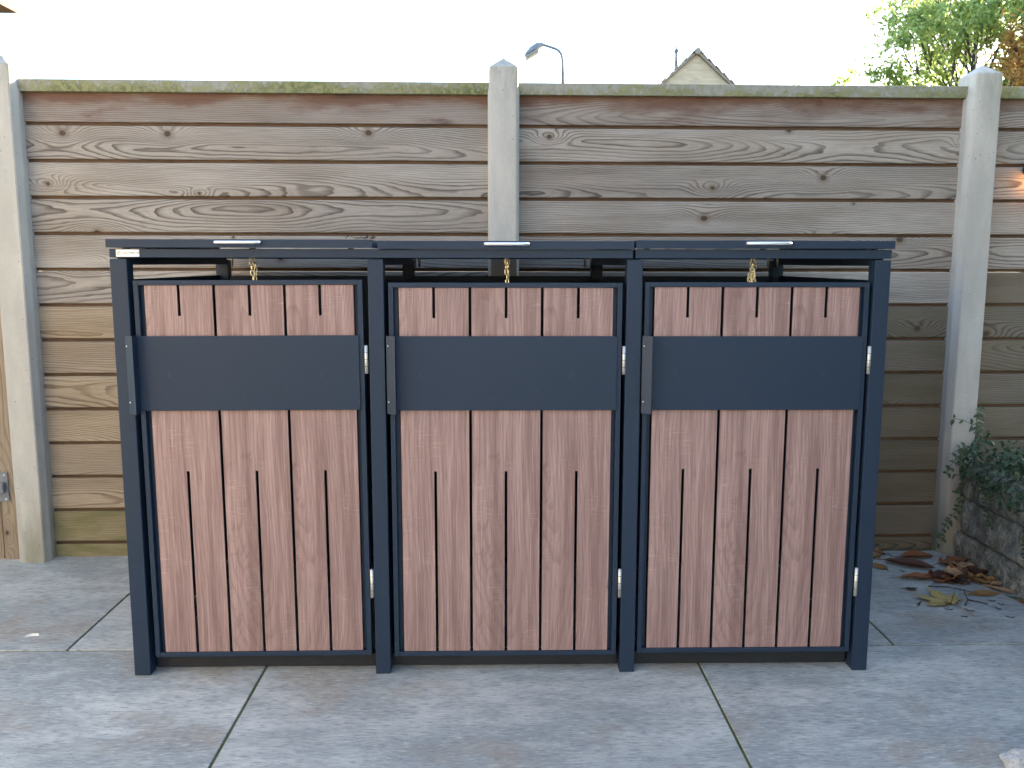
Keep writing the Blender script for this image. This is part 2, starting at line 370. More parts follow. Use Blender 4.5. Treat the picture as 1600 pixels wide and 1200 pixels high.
def fence_panel(s0, s1, label, brown, mossv, low='plank_low', moss='plank_moss'):
    root = empty('plank_fence', fp(s0), PHI, label=label, cat='fence', group='plank fence panels')
    L = s1 - s0; cache = {}
    for k in range(-1, 13):
        zt = Z0 - k*PITCH; zb = zt - PITCH; h = PITCH
        if k == -1: zb = Z0; h = 1.712 - Z0
        if k == 12: zb = -.05; h = zt - zb
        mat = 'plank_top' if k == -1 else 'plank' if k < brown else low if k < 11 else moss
        key = (round(h, 4), mat)
        if key not in cache: cache[key] = mesh('plank', *plank_mesh(L, h-.0006)[:2], [mat, 'groove'], plank_mesh(L, h)[2])
        o = link('plank', cache[key], root); o.location = (0, random.uniform(-.0018, .0018), zb)
        o.rotation_euler.x = random.uniform(-.008, .008)
    cap = box_obj('cap_rail', [(-.004, L+.004, -.022, .048, 0, .042)], 'cap', root, bev=.003)
    cap.location.z = 1.698; cap['moss'] = mossv
    return root
fence_panel(-.692, .951, 'grey plank fence panel behind left half of bin store, cap greenest at left', 5, .55)
fence_panel(1.059, 2.684, 'grey plank fence panel behind right half of bin store, between two concrete posts', 5, .0, 'plank_algae_shade', 'plank_algae_shade')
fence_panel(2.786, 4.42, 'dark plank fence panel at right edge behind the trailing plant', 4, .5, 'plank_algae_shade', 'plank_algae_shade')
# concrete posts
def post_mesh():
    hw, ch, yf, yb, zs, za = .056, .011, -.066, .05, 1.782, 1.823
    pr = [(-hw, yf+.034), (-hw+ch, yf), (hw-ch, yf), (hw, yf+.034), (hw, yb), (-hw, yb)]
    zl = [-.3, .0, .45, .9, 1.35, 1.70]; v, f = [], []
    n = len(pr)
    for z in zl:
        for (a, b) in pr: v.append((a, b, z))
    pt = [(-.052, yf+.010), (-.046, yf), (.046, yf), (.052, yf+.010), (.052, yb), (-.052, yb)]
    for (a, b) in pt: v.append((a, b, 1.715))
    for (a, b) in pt: v.append((a, b, zs))
    rows = len(zl) + 2
    for i in range(rows-1):
        for k in range(n): f.append((i*n+k, i*n+(k+1) % n, (i+1)*n+(k+1) % n, (i+1)*n+k))
    v.append((0, (yf+yb)/2, za)); t = len(v)-1; b0 = (rows-1)*n
    for k in range(n): f.append((b0+k, b0+(k+1) % n, t))
    me = mesh('fence_post', v, f, 'concrete')
    bm = bmesh.new(); bm.from_mesh(me)
    es = [e for e in bm.edges if len(e.link_faces) == 2 and e.calc_face_angle() > .25]
    bmesh.ops.bevel(bm, geom=es, offset=.0025, segments=2, affect='EDGES')
    bm.to_mesh(me); bm.free(); return me
pm = post_mesh()
for s, dz, lab in ((-.745, .0, 'pale concrete fence post with pointed top beside the gate latch'), (1.005, .004, 'concrete fence post with pointed top rising behind middle of bin store'), (2.735, -.005, 'concrete fence post with trailing plant at its foot')):
    o = link('fence_post', pm); o.location = fp(s); o.location.z = dz; o.rotation_euler.z = PHI
    tag(o, lab, 'post', 'concrete fence posts')

# garden gate left of the left post
gate = empty('garden_gate', fp(-.808, -.02), PHI, label='wooden board gate with steel latch at far left edge', cat='gate')
gx = 0.
for i, wd in enumerate((.06, .14, .14, .14, .14, .14)):
    bm = bmesh.new(); bm_box(bm, 0, 1.70, .0, .024, 0, wd-.006, bev=.003)
    o = link('board', bm_mesh('board', bm, 'gate'), gate); o.rotation_euler = (0, -math.pi/2, 0)
    gx -= wd; o.location = (gx+wd-.003, random.uniform(-.002, .002) - (.006 if i == 0 else 0), -.03)
lt = box_obj('latch_plate', [(-.085, -.022, -.0125, -.0085, .225, .335)], 'lamp_grey', gate, bev=.001)
box_obj('latch_bolt', [(-.10, -.03, -.034, -.013, .262, .30)], 'lamp_grey', lt, bev=.005, seg=3)
for zz in (.235, .325):
    for xx in (-.075, -.032): tube_obj('screw', [(xx, -.0125, zz), (xx, -.0145, zz)], .004, 'steel', lt, 8)

# ================================================================== BIN STORE
PX = [(0., .043), (.650, .690), (1.313, 1.353), (1.952, 1.993)]   # post x ranges
D = .885; HP = 1.115
store = empty('bin_store', (0, 0, 0), label='anthracite metal triple bin store with wood-look doors standing before the fence', cat='bin store')
for (a, b) in PX:
    for y0 in (0., D-.04):
        box_obj('post', [(a, b, y0, y0+.04, .0, HP)], 'metal', store, .002)
box_obj('header_rail', [(0., 1.3275, .002, .040, 1.1185, 1.1405)], 'metal', store, .0015)
box_obj('header_rail', [(1.3335, 1.994, .002, .040, 1.1185, 1.1415)], 'metal', store, .0015)
for (a, b) in ((0., 1.3275), (1.3335, 1.994)): box_obj('back_rail', [(a, b, D-.04, D, 1.1185, 1.1405)], 'metal', store, .0015)
for (a, b) in PX: box_obj('side_rail', [(a+.003, b-.003, .041, D-.041, 1.100, 1.1395)], 'metal', store, .0012)
box_obj('side_panel', [(.004, .012, .041, D-.041, .045, 1.062)], 'metal', store, .001)
box_obj('side_panel', [(1.981, 1.989, .041, D-.041, .045, 1.062)], 'metal', store, .001)
for (a, b) in ((.043, .650), (.690, 1.313), (1.353, 1.952)):
    box_obj('back_panel', [(a+.001, b-.001, D-.032, D-.024, .0375, 1.060)], 'metal', store, .001)
    box_obj('bottom_rail', [(a+.0005, b-.0005, .045, .075, .003, .038)], 'black_rail', store, .0012)
    box_obj('back_bottom_rail', [(a+.0005, b-.0005, D-.034, D-.006, .008, .036)], 'metal', store, .0012)
for (a, b) in PX: box_obj('side_bottom_rail', [(a+.004, b-.004, .041, D-.041, .008, .036)], 'metal', store, .0012)
for (a, b) in PX[1:3]: box_obj('partition', [((a+b)/2-.003, (a+b)/2+.003, .041, D-.041, .037, 1.05)], 'metal', store, .001)

def lid(x0, x1, z0, z1, hx, tilt):
    L = empty('lid', (x0, D, z0)); L.parent = store
    w_ = x1-x0; t = z1-z0
    box_obj('lid_shell', [(0, w_, -D-.008, -D-.0065+.003, 0, t), (0, .003, -D-.0044, .02, .0005, t-.0005), (w_-.003, w_, -D-.0044, .02, .0005, t-.0005), (.0034, w_-.0034, -D-.0044, .02, t-.004, t-.001)], 'metal', L, .0011)
    L.rotation_euler.x = tilt
    h = hx - x0; y = -D-.008
    pts = [(h-.054, y+.001, t*.62), (h-.054, y-.012, t*.62), (h-.050, y-.0175, t*.62), (h-.045, y-.019, t*.62), (h+.045, y-.019, t*.62), (h+.050, y-.0175, t*.62), (h+.054, y-.012, t*.62), (h+.054, y+.001, t*.62)]
    tube_obj('handle', pts, .0042, 'handle', L, 10)
    return L
lid(-.004, .6635, 1.1435, 1.1645, .328, 0.)
lid(.6775, 1.3285, 1.1415, 1.1625, 1.004, .0008)
lid(1.3335, 1.9975, 1.1435, 1.1640, 1.670, 0.)
for xs in (.030, .10, .35, .60): box_obj('spacer', [(xs, xs+.012, .01, .03, 1.1408, 1.1434)], 'dark', store, 0)
for xs in (1.36, 1.66, 1.95): box_obj('spacer', [(xs, xs+.012, .01, .03, 1.1418, 1.1434)], 'dark', store, 0)

def board_mesh(w_, h_, zs_top, zs_bot, sw=.0075, t=.008):
    """one wood-look board: slit from the top edge and slit from the bottom edge"""
    xm = w_/2; a, b = xm-sw/2, xm+sw/2
    pr = [(0, 0), (a, 0), (a, zs_bot), (b, zs_bot), (b, 0), (w_, 0), (w_, h_), (b, h_), (b, zs_top), (a, zs_top), (a, h_), (0, h_)]
    v = [(x, 0, z) for x, z in pr] + [(x, t, z) for x, z in pr]; n = len(pr)
    q = [(0, 1, 2, 9, 10, 11), (2, 3, 8, 9), (3, 4, 5, 6, 7, 8)]
    f, mi = [], []
    for p in q: f.append(p); mi.append(0)
    for p in q: f.append(tuple(n+i for i in p)[::-1]); mi.append(1)
    for i in range(n): j = (i+1) % n; f.append((j, i, n+i, n+j)); mi.append(1)
    return mesh('board', v, f, ['board', 'board_edge'], mi)
def door(x0, x1, z0, z1, strip_x):
    r = empty('door', (x0, .006, z0)); r.parent = store
    w_, h_ = x1-x0, z1-z0; T = .0125
    box_obj('door_frame', [(0, T, 0, .02, 0, h_), (w_-T, w_, 0, .02, 0, h_), (T+.0002, w_-T-.0002, 0.0003, .02, 0, T), (T+.0002, w_-T-.0002, .0003, .02, h_-T, h_)], 'metal', r, .0012)
    # inner rebate the boards are fixed on
    box_obj('rebate', [(T+.0004, T+.010, .0165, .0195, T, h_-T)], 'metal', r, 0); box_obj('rebate', [(w_-T-.010, w_-T-.0004, .0165, .0195, T, h_-T)], 'metal', r, 0)
    g = .0075; px0, px1 = T+.0135, w_-T-.0115; pw = (px1-px0-2*g)/3; ph = h_-2*T-.001
    bmsh = board_mesh(pw, ph, ph-.078, .500)
    for i in range(3):
        b = link('board', bmsh, r); b.location = (px0+i*(pw+g), .0045, T+.0005); b['pattern'] = (.137, .613, .871)[i]
    zb0, zb1 = .725-z0, .919-z0
    box_obj('cross_band', [(.003, w_-.012, -.0045, -.0005, zb0, zb1)], 'metal', r, .0012)
    sx = strip_x - x0
    pr = [(-.001, -.018), (.0215, -.033), (.0225, -.0335), (.0230, -.0320), (.0230, -.0048), (.0195, -.0048), (.0195, -.0292), (.0004, -.0155)]
    za_, zb_ = zb0-.006, zb1+.002
    vv = [(sx+a, b, z) for z in (za_, zb_) for a, b in pr]; n6 = len(pr)
    ff = [(i, (i+1) % n6, n6+(i+1) % n6, n6+i) for i in range(n6)] + [tuple(range(n6))[::-1], tuple(range(n6, 2*n6))]
    gr = link('grip_strip', mesh('grip_strip', vv, ff, 'metal'), r)
    for zz in (.025, .17): tube_obj('screw', [(sx+.004, -.0206, zb0+zz), (sx+.003, -.0222, zb0+zz)], .0022, 'steel', r, 8)
    for (za, zc) in ((.820, .893), (.214, .292)):
        hg = tube_obj('hinge', [(w_+.0062, -.004, za-z0), (w_+.0062, -.004, zc-z0)], .0046, 'steel', r, 12)
        for k in range(1, 4): tube_obj('knuckle_gap', [(w_+.0062, -.004, za-z0+(zc-za)*k/4-.0006), (w_+.0062, -.004, za-z0+(zc-za)*k/4+.0006)], .0048, 'dark', r, 12)
    return r
d1 = door(.057, .639, .049, 1.061, .037); d1.rotation_euler.y = -.004
d2 = door(.701, 1.303, .047, 1.056, .6965)
d3 = door(1.361, 1.944, .052, 1.058, 1.355)

def link_mesh():
    v, f = [], []; a, b, n = .0042, .0072, 14
    pts = []
    for k in range(n):
        t = 2*math.pi*k/n; x = a*math.cos(t); z = (b-a)*(1 if math.sin(t) > 0 else -1)*(abs(math.sin(t)) > .01) + a*math.sin(t)
        pts.append(Vector((x, 0, z)))
    m_ = 6; b0 = 0
    for i, p in enumerate(pts):
        d = (pts[(i+1) % n]-pts[i-1]).normalized(); aa = Vector((0, 1, 0)); bb = d.cross(aa)
        for k in range(m_):
            t = 2*math.pi*k/m_; v.append(p+(aa*math.cos(t)+bb*math.sin(t))*.0013)
    for i in range(n):
        for k in range(m_): f.append((i*m_+k, i*m_+(k+1) % m_, ((i+1) % n)*m_+(k+1) % m_, ((i+1) % n)*m_+k))
    return mesh('chain_link', v, f, 'brass', smooth=True)
lm = link_mesh()
def chain(strands):
    r = empty('chain', strands[0][0]); r.parent = store
    for st in strands:
        P = [Vector(p) for p in st]; tot = sum((P[i+1]-P[i]).length for i in range(len(P)-1)); n = max(2, int(tot/.0118)); d = 0
        for k in range(n+1):
            t = tot*k/n; i = 0
            while i < len(P)-2 and t > (P[i+1]-P[i]).length: t -= (P[i+1]-P[i]).length; i += 1
            dr = (P[i+1]-P[i]).normalized(); p = P[i]+dr*t
            o = link('chain_link', lm, r); o.location = p - Vector(strands[0][0])
            o.rotation_mode = 'QUATERNION'; o.rotation_quaternion = dr.to_track_quat('Z', 'Y') @ Matrix.Rotation((.6 if k % 2 else 2.1)+random.uniform(-.25, .25), 3, 'Z').to_quaternion()
chain([[(.347, .03, 1.122), (.351, .022, 1.095), (.355, .018, 1.066)], [(.352, .034, 1.122), (.359, .03, 1.09), (.3595, .022, 1.064)]])
chain([[(1.003, .03, 1.122), (1.004, .022, 1.085), (1.006, .018, 1.057)], [(1.0065, .036, 1.122), (1.0085, .03, 1.09), (1.0065, .021, 1.06)]])
chain([[(1.641, .03, 1.118), (1.637, .02, 1.09), (1.632, .016, 1.066)], [(1.645, .034, 1.118), (1.650, .028, 1.1), (1.643, .018, 1.082), (1.638, .014, 1.062)], [(1.642, .026, 1.106), (1.641, .014, 1.085), (1.646, .014, 1.064)], [(1.634, .018, 1.08), (1.629, .013, 1.071), (1.634, .01, 1.063)]])
for bx, by in ((.735, .55), (.722, .55), (1.265, .6), (1.285, .6), (.16, .5), (1.83, .5), (1.875, .55)):
    tube_obj('bolt', [(bx, by, 1.1435), (bx, by, 1.093)], .0035, 'steel', store, 8)

# sticker with print on the header rail
st_ = box_obj('sticker', [(.0175, .0755, .0010, .0018, 1.1205, 1.1385)], 'sticker', store, 0)
def text(body, x, z, size, mat):
    cu = bpy.data.curves.new('lettering', 'FONT'); cu.body = body; cu.size = size; cu.space_character = .95
    t = bpy.data.objects.new('t', cu); C.objects.link(t); bpy.context.view_layer.update()
    me = bpy.data.meshes.new_from_object(t.evaluated_get(bpy.context.evaluated_depsgraph_get())); bpy.data.objects.remove(t)
    me.materials.clear(); me.materials.append(M[mat])
    o = link('lettering', me, st_); o.rotation_euler.x = math.pi/2; o.location = (x, .0006, z); return me
t1 = text('URBAN', .0312, 1.1275, .0066, 'orange'); wd = max(v.co.x for v in t1.vertices)
text('MEISTER', .0312+wd+.0006, 1.1275, .0066, 'black')
box_obj('logo_mark', [(.0205, .0285, .0004, .0009, 1.1240, 1.1250), (.0205, .0285, .0004, .0009, 1.1335, 1.1345), (.0205, .0215, .0004, .0009, 1.1252, 1.1333), (.0232, .0242, .0004, .0009, 1.1262, 1.1325), (.0258, .0268, .0004, .0009, 1.1275, 1.1325)], 'orange', st_, 0)

# ================================================================== RIGHT: retaining wall, soil, plants
wall = empty('retaining_wall', (2.735, .90, 0), label='low wall of rough split concrete blocks running along the right edge', cat='wall')
def block_mesh(L, h, seed):
    nx, nz = 26, 10; v, f = [], []
    for j in range(nz+1):
        for i in range(nx+1):
            y = L*i/nx; z = h*j/nz
            e = min(min(y, L-y)/.012, min(z, h-z)/.010, 1.)
            p = Vector((y*14+seed*3.1, z*14, seed)); d = (mnoise.noise(p)*.010+mnoise.noise(p*2.7)*.007+mnoise.noise(p*6)*.003)
            v.append((-(d+.004)*max(e, 0) + (1-e)*.007, -y, z))
    for j in range(nz):
        for i in range(nx): a = j*(nx+1)+i; f.append((a, a+1, a+nx+2, a+nx+1))
    b = len(v); v += [(.13, 0, 0), (.13, -L, 0), (.13, -L, h), (.13, 0, h)]
    c = [0, nx, (nz+1)*(nx+1)-1, nz*(nx+1)]
    f += [(b+3, b+2, b+1, b), tuple(range(0, nx+1))[::-1]+(b, b+1)[:1]+(b+1,), tuple(range(nz*(nx+1), nz*(nx+1)+nx+1))+(b+2, b+3)]
    f += [tuple(j*(nx+1) for j in range(nz+1))+(b+3, b), tuple(j*(nx+1)+nx for j in range(nz, -1, -1))+(b+1, b+2)]
    return mesh('block', v, f, 'block')
bms = [block_mesh(.396, .130, s) for s in range(4)]; bms_h = [block_mesh(.198, .130, 9)]
for c in range(3):
    y = .045; z = -.034 + c*.1335; i = 0
    first = (.396, .365, .198)[c]
    while y > -5.0:
        me = bms_h[0] if (i == 0 and c == 2) else bms[(i+c) % 4]; L = .2 if (i == 0 and c == 2) else .4
        if c == 1 and i == 0: y = .02
        o = link('block', me, wall); o.location = (random.uniform(-.003, .003), y, z); y -= L; i += 1
bm = bmesh.new()
v, f = [], []
nx, ny = 18, 40
for j in range(ny+1):
    for i in range(nx+1):
        x = 2.862+i*.09; y = .99-j*.105
        v.append((x, y, .325+.03*mnoise.noise(Vector((x*4, y*4, 1)))))
for j in range(ny):
    for i in range(nx): a = j*(nx+1)+i; f.append((a, a+nx+1, a+nx+2, a+1))
tag(link('soil_bed', mesh('soil_bed', v, f, 'soil', smooth=True)), kind='structure')

def leaf_quad(v, f, p, d, n, L, W, fold=.25, six=True):
    d = d.normalized(); s = d.cross(n)
    if s.length < 1e-4: s = Vector((1, 0, 0))
    s.normalize(); n = s.cross(d).normalized(); b = len(v)
    v += [p, p+d*L*.35+s*W*.5+n*fold*W, p+d*L*.75+s*W*.38+n*fold*W*.6-n*L*.05, p+d*L-n*L*.12, p+d*L*.75-s*W*.38+n*fold*W*.6-n*L*.05, p+d*L*.35-s*W*.5+n*fold*W, p+d*L*.55-n*L*.02]
    f += [(b, b+1, b+6), (b+1, b+2, b+6), (b+2, b+3, b+6), (b+3, b+4, b+6), (b+4, b+5, b+6), (b+5, b, b+6)]
def rv(): 
    while True:
        q = Vector((random.uniform(-1, 1), random.uniform(-1, 1), random.uniform(-1, 1)))
        if .05 < q.length < 1: return q.normalized()
# carpet of periwinkle spilling over the wall
v, f = [], []; sv, sf = [], []
for k in range(4400):
    y = random.uniform(-.9, .93); x = 2.70+abs(random.gauss(0, .22))
    if x > 3.5: continue
    hump = .05+.035*mnoise.noise(Vector((x*6, y*6, 4)))
    z = .335+random.random()*max(.02, hump*2.0)
    if x < 2.745: z = .335+random.uniform(-.045, .07)
    if y > .80 and x < 2.80: z += .03
    leaf_quad(v, f, Vector((x, y, z)), (rv()+Vector((-.5, -.1, .1))), Vector((random.uniform(-.5, .2), random.uniform(-.5, .2), 1)), random.uniform(.022, .036), random.uniform(.011, .017))
for k in range(24):      # short runners hanging down the wall face
    y = random.uniform(-.8, .86); L = abs(random.gauss(.05, .07)); z = .35; x = 2.715; dy = random.uniform(-.5, .3)
    pts = []; n = max(2, int(L/.014))
    for i in range(n+1):
        t = i/n; p = Vector((x-.016-.010*math.sin(t*3)+random.uniform(-.003, .003), y+dy*L*t, z-L*t)); pts.append(p)
        for s in (-1, 1):
            leaf_quad(v, f, p, Vector((-.4, s*1., random.uniform(-.3, .5))), Vector((-1, 0, .6)), random.uniform(.016, .026), random.uniform(.009, .013))
    tube(sv, sf, pts, [.0011]*len(pts), 4)
nl = len(v); allv = v+[tuple(q) for q in sv]; allf = f+[tuple(i+nl for i in q) for q in sf]
vc = link('periwinkle_carpet', mesh('periwinkle_carpet', allv, allf, ['vinca', 'stem'], [0]*len(f)+[1]*len(sf), True))
tag(vc, 'dense dark green trailing periwinkle carpet spilling over the low block wall', 'ground cover', kind='stuff')
# single runners over the concrete post: every leaf a part
def one_leaf(i):
    v, f = [], []; random.seed(40+i); leaf_quad(v, f, Vector((0, 0, 0)), Vector((1, 0, 0)), Vector((0, 0, 1)), .026+.004*(i % 3), .0135+.001*i); return mesh('leaf', v, f, 'vinca', smooth=True)
vl = [one_leaf(i) for i in range(3)]
def runner(pts, label, step=.02):
    P = [Vector(p) for p in pts]; r = empty('periwinkle_runner', P[0], label=label, cat='plant', group='periwinkle runners on the post')
    Q = [P[0]]
    for i in range(len(P)-1):
        n = max(1, int((P[i+1]-P[i]).length/step))
        for k in range(1, n+1): Q.append(P[i].lerp(P[i+1], k/n)+Vector((random.uniform(-.004, .004), random.uniform(-.004, .004), random.uniform(-.004, .004))))
    tube_obj('stem', [q-P[0] for q in Q], .0011, 'stem', r, 5)
    for i, q in enumerate(Q):
        d = (Q[min(i+1, len(Q)-1)]-Q[max(i-1, 0)]).normalized(); sd2 = d.cross(Vector((0, -1, 0))).normalized()
        for s in (-1, 1):
            if random.random() < .15: continue
            dr = (sd2*s+d*random.uniform(.0, .7)+Vector((0, random.uniform(-.6, .1), 0))).normalized(); nr = (Vector((0, -1, .5))+rv()*.5)
            yv = nr.cross(dr).normalized(); nn = dr.cross(yv)
            o = link('leaf', random.choice(vl), r); mm = Matrix((dr, yv, nn)).transposed()
            o.rotation_euler = mm.to_euler(); o.location = q-P[0]; k_ = random.uniform(.6, 1.0); o.scale = (k_, k_, k_)
O = Vector((0, -.012, 0))
runner([(2.775, .925, .577), (2.772, .92, .516), (2.773, .92, .443), (2.75, .90, .38)], 'upright periwinkle runner climbing the right corner of the post', .014)
runner([(2.768, .905, .516), (2.739, .900, .517), (2.706, .899, .531), (2.671, .898, .541)], 'thin periwinkle runner reaching left across the post, highest one', .022)
runner([(2.735, .90, .405), (2.722, .897, .419), (2.687, .896, .394), (2.667, .895, .358), (2.652, .895, .333)], 'short periwinkle runner arching left over the post edge', .02)
runner([(2.73, .90, .345), (2.714, .895, .258), (2.713, .894, .208), (2.691, .893, .171), (2.664, .893, .134), (2.636, .893, .066)], 'long periwinkle runner hanging down the post almost to the paving', .015)
runner([(2.745, .90, .43), (2.697, .896, .426), (2.669, .896, .402)], 'periwinkle runner lying across the post just above the wall top', .02)

# tall hedge added mostly outside the view to block sky light from the right
v, f = [], []
for k in range(20000):
    y = random.uniform(-4.6, .62); a = random.random()
    x = 3.0 + random.random()**2*.6 if a < .7 else random.uniform(3.0, 3.7); z = random.uniform(.35, 3.6) if a < .7 else 3.55+random.random()*.1
    if y > .30 and x < 3.03: continue
    leaf_quad(v, f, Vector((x+.05*mnoise.noise(Vector((y*4, z*4, 0))), y, z)), rv(), Vector((-1, 0, .7))+rv()*.6, random.uniform(.07, .11), random.uniform(.04, .055))
hd = empty('blocker_hedge', (3.35, -1.2, .3), label='dark green laurel hedge added behind the low block wall to dim the right side', cat='hedge')
o = link('foliage', mesh('foliage', v, f, 'hedge_leaf'), hd); o.matrix_parent_inverse = Matrix.Translation((-3.35, 1.2, -.3))
for y in (-4.2, -3.5, -2.9, -2.2, -1.5, -.8, -.15): tube_obj('stem', [(0, y+1.2, -.05), (.03, y+1.2, .9), (.0, y+1.23, 1.7)], [.025, .02, .01], 'bark', hd, 7)

# ================================================================== LEAVES, TWIGS AND BITS ON THE PAVING
def dead_leaf(L, W, mat, curl=.25, cup=.25, crum=0., seed=0, nx=10, ny=6):
    v, f = [], []
    for i in range(nx+1):
        t = i/nx; wd = W*.5*(math.sin(math.pi*min(1, t*.97+.02))**.8)
        for j in range(ny+1):
            s = j/ny*2-1; x = (t-.5)*L; y = s*wd
            z = curl*L*(abs(t-.5)*2)**2*.35 + cup*abs(s)**1.5*wd*.8 + .0015*(1-abs(s)) 
            p = Vector((x*38+seed*7.7, y*38, seed*3.3)); z += crum*abs(mnoise.noise(p))*.9+crum*.3*abs(mnoise.noise(p*2.7))
            x += crum*.5*mnoise.noise(p+Vector((5, 0, 0))); y += crum*.5*mnoise.noise(p+Vector((0, 7, 0)))
            v.append((x, y, z))
    zm = min(q[2] for q in v); v = [(a, b, c-zm+.0012) for a, b, c in v]
    for i in range(nx):
        for j in range(ny): a = i*(ny+1)+j; f.append((a, a+ny+1, a+ny+2, a+1))
    b = len(v); z0 = v[ny//2][2]    # stalk
    tv, tf = [], []; tube(tv, tf, [(-L*.5, 0, z0), (-L*.62, .003, max(.003, z0*.6)), (-L*.74, .008, .002)], [.0011, .0009, .0006], 4)
    f += [tuple(i+b for i in q) for q in tf]; v += [tuple(q) for q in tv]
    return mesh('fallen_leaf', v, f, mat, smooth=True)
def put_leaf(x, y, rz, label, *a, z=0., rx=0., name='fallen_leaf', group='fallen leaves in the corner', **k):
    o = link(name, dead_leaf(*a, **k)); o.location = (x, y, z+.0006); o.scale = (1.22, 1.22, 1.35); o.rotation_euler = (rx, 0, rz); tag(o, label, 'leaf', group); return o
put_leaf(2.575, .915, .05, 'rust brown pointed leaf lying along the foot of the fence', .11, .05, 'leaf_rust', .05, .7, .004, 1)
put_leaf(2.415, .925, .9, 'crumpled tan leaf curled up beside the bin store post', .075, .055, 'leaf_tan', .5, .5, .028, 2)
put_leaf(2.40, .955, 2.2, 'crumpled rust leaf at the fence foot behind the tan one', .07, .05, 'leaf_rust', .4, .4, .024, 3)
put_leaf(2.50, .82, -.55, 'long dark red-brown leaf pointing at the viewer', .145, .05, 'leaf_dark', .1, .8, .004, 4)
put_leaf(2.385, .815, 1.9, 'small round ochre leaf below the crumpled tan leaf', .065, .042, 'leaf_ochre', .1, .15, .004, 5)
put_leaf(2.275, .96, .3, 'pale curled leaf scrap half hidden by the bin store post', .05, .03, 'leaf_tan', .5, .5, .012, 6)
put_leaf(2.685, .80, -.5, 'crumpled brown leaf against the block wall, nearest the concrete post', .09, .05, 'leaf_tan', .3, .4, .022, 7)
put_leaf(2.655, .83, .3, 'torn rust leaf just in front of the concrete post', .075, .045, 'leaf_rust', .3, .4, .02, 8)
put_leaf(2.705, .73, 1.0, 'crumpled dark leaf against the block wall', .08, .055, 'leaf_dark', .4, .4, .024, 9)
put_leaf(2.70, .67, -.3, 'crumpled ochre leaf tip at the wall foot', .07, .04, 'leaf_ochre', .3, .4, .018, 10)
put_leaf(2.475, .69, .0, 'frayed red-brown leaf with ragged lower edge', .115, .04, 'leaf_rust', .1, .6, .010, 11)
put_leaf(2.585, .70, .2, 'large dark decayed leaf at the centre of the pile', .13, .085, 'leaf_dark', .2, .2, .018, 12)
put_leaf(2.59, .685, 1.3, 'small pale tan crumpled leaf on top of the dark decayed leaf', .055, .045, 'leaf_tan', .5, .6, .022, 13, z=.014)
put_leaf(2.645, .69, .3, 'orange-brown folded leaf right of the pile', .08, .055, 'leaf_ochre', .2, .5, .012, 14)
put_leaf(2.672, .645, -.4, 'small curled orange leaf below the folded one', .055, .038, 'leaf_ochre', .4, .5, .008, 15)
put_leaf(2.625, .545, .12, 'smooth oval orange-brown leaf lying flat', .098, .04, 'leaf_ochre', .04, .22, .002, 16)
put_leaf(2.70, .575, -.85, 'narrow tan leaf by the wall pointing down right', .08, .03, 'leaf_tan', .1, .4, .003, 17)
put_leaf(2.575, .655, 2.9, 'flat dark leaf underneath the pile, nearest the viewer', .10, .05, 'leaf_dark', .05, .2, .008, 18)
put_leaf(2.715, .50, -.7, 'olive leaf sliver on the paving at the right edge', .05, .018, 'vinca', .1, .2, .001, 19)
put_leaf(2.70, .86, 2.4, 'brown crumpled leaf wedged between the post foot and the wall', .07, .045, 'leaf_rust', .4, .4, .022, 21)
put_leaf(2.64, .755, 2.0, 'thin rust leaf behind the pile, standing on its edge', .08, .03, 'leaf_rust', .4, .8, .014, 22)
put_leaf(2.715, .62, .4, 'small tan leaf tucked against the wall foot', .055, .03, 'leaf_tan', .3, .4, .014, 23)
put_leaf(2.545, .665, .7, 'tattered brown leaf at the left end of the dark pile', .07, .04, 'leaf_rust', .3, .4, .016, 24)
put_leaf(2.44, .955, 2.9, 'brown leaf bit behind the crumpled leaves at the fence foot', .06, .03, 'leaf_dark', .3, .5, .012, 25)
put_leaf(2.72, .45, -.9, 'rust leaf sliver at the right edge of the paving', .06, .022, 'leaf_rust', .1, .4, .004, 26)
put_leaf(2.395, .585, 0., 'black shrivelled leaf bit left of the pile', .035, .02, 'twig', .3, .4, .008, 20)
for i, (x, y, rz) in enumerate(((2.33, .79, .1), (2.31, .77, 1.), (2.45, .765, -.4), (2.53, .74, .8), (2.37, .47, 1.), (2.63, .45, .1), (2.60, .415, -.6), (2.62, .48, .4), (2.50, .40, -.5), (2.46, .355, .6), (2.60, .345, 0.), (2.36, .455, 1.2), (2.44, .41, .2))):
    put_leaf(x, y, rz, 'tiny dark leaf crumb on the paving around the yellow leaf', .012+.008*random.random(), .006, 'twig', .2, .3, .002, 30+i, name='leaf_crumb', group='dark crumbs on the paving', nx=4, ny=2)
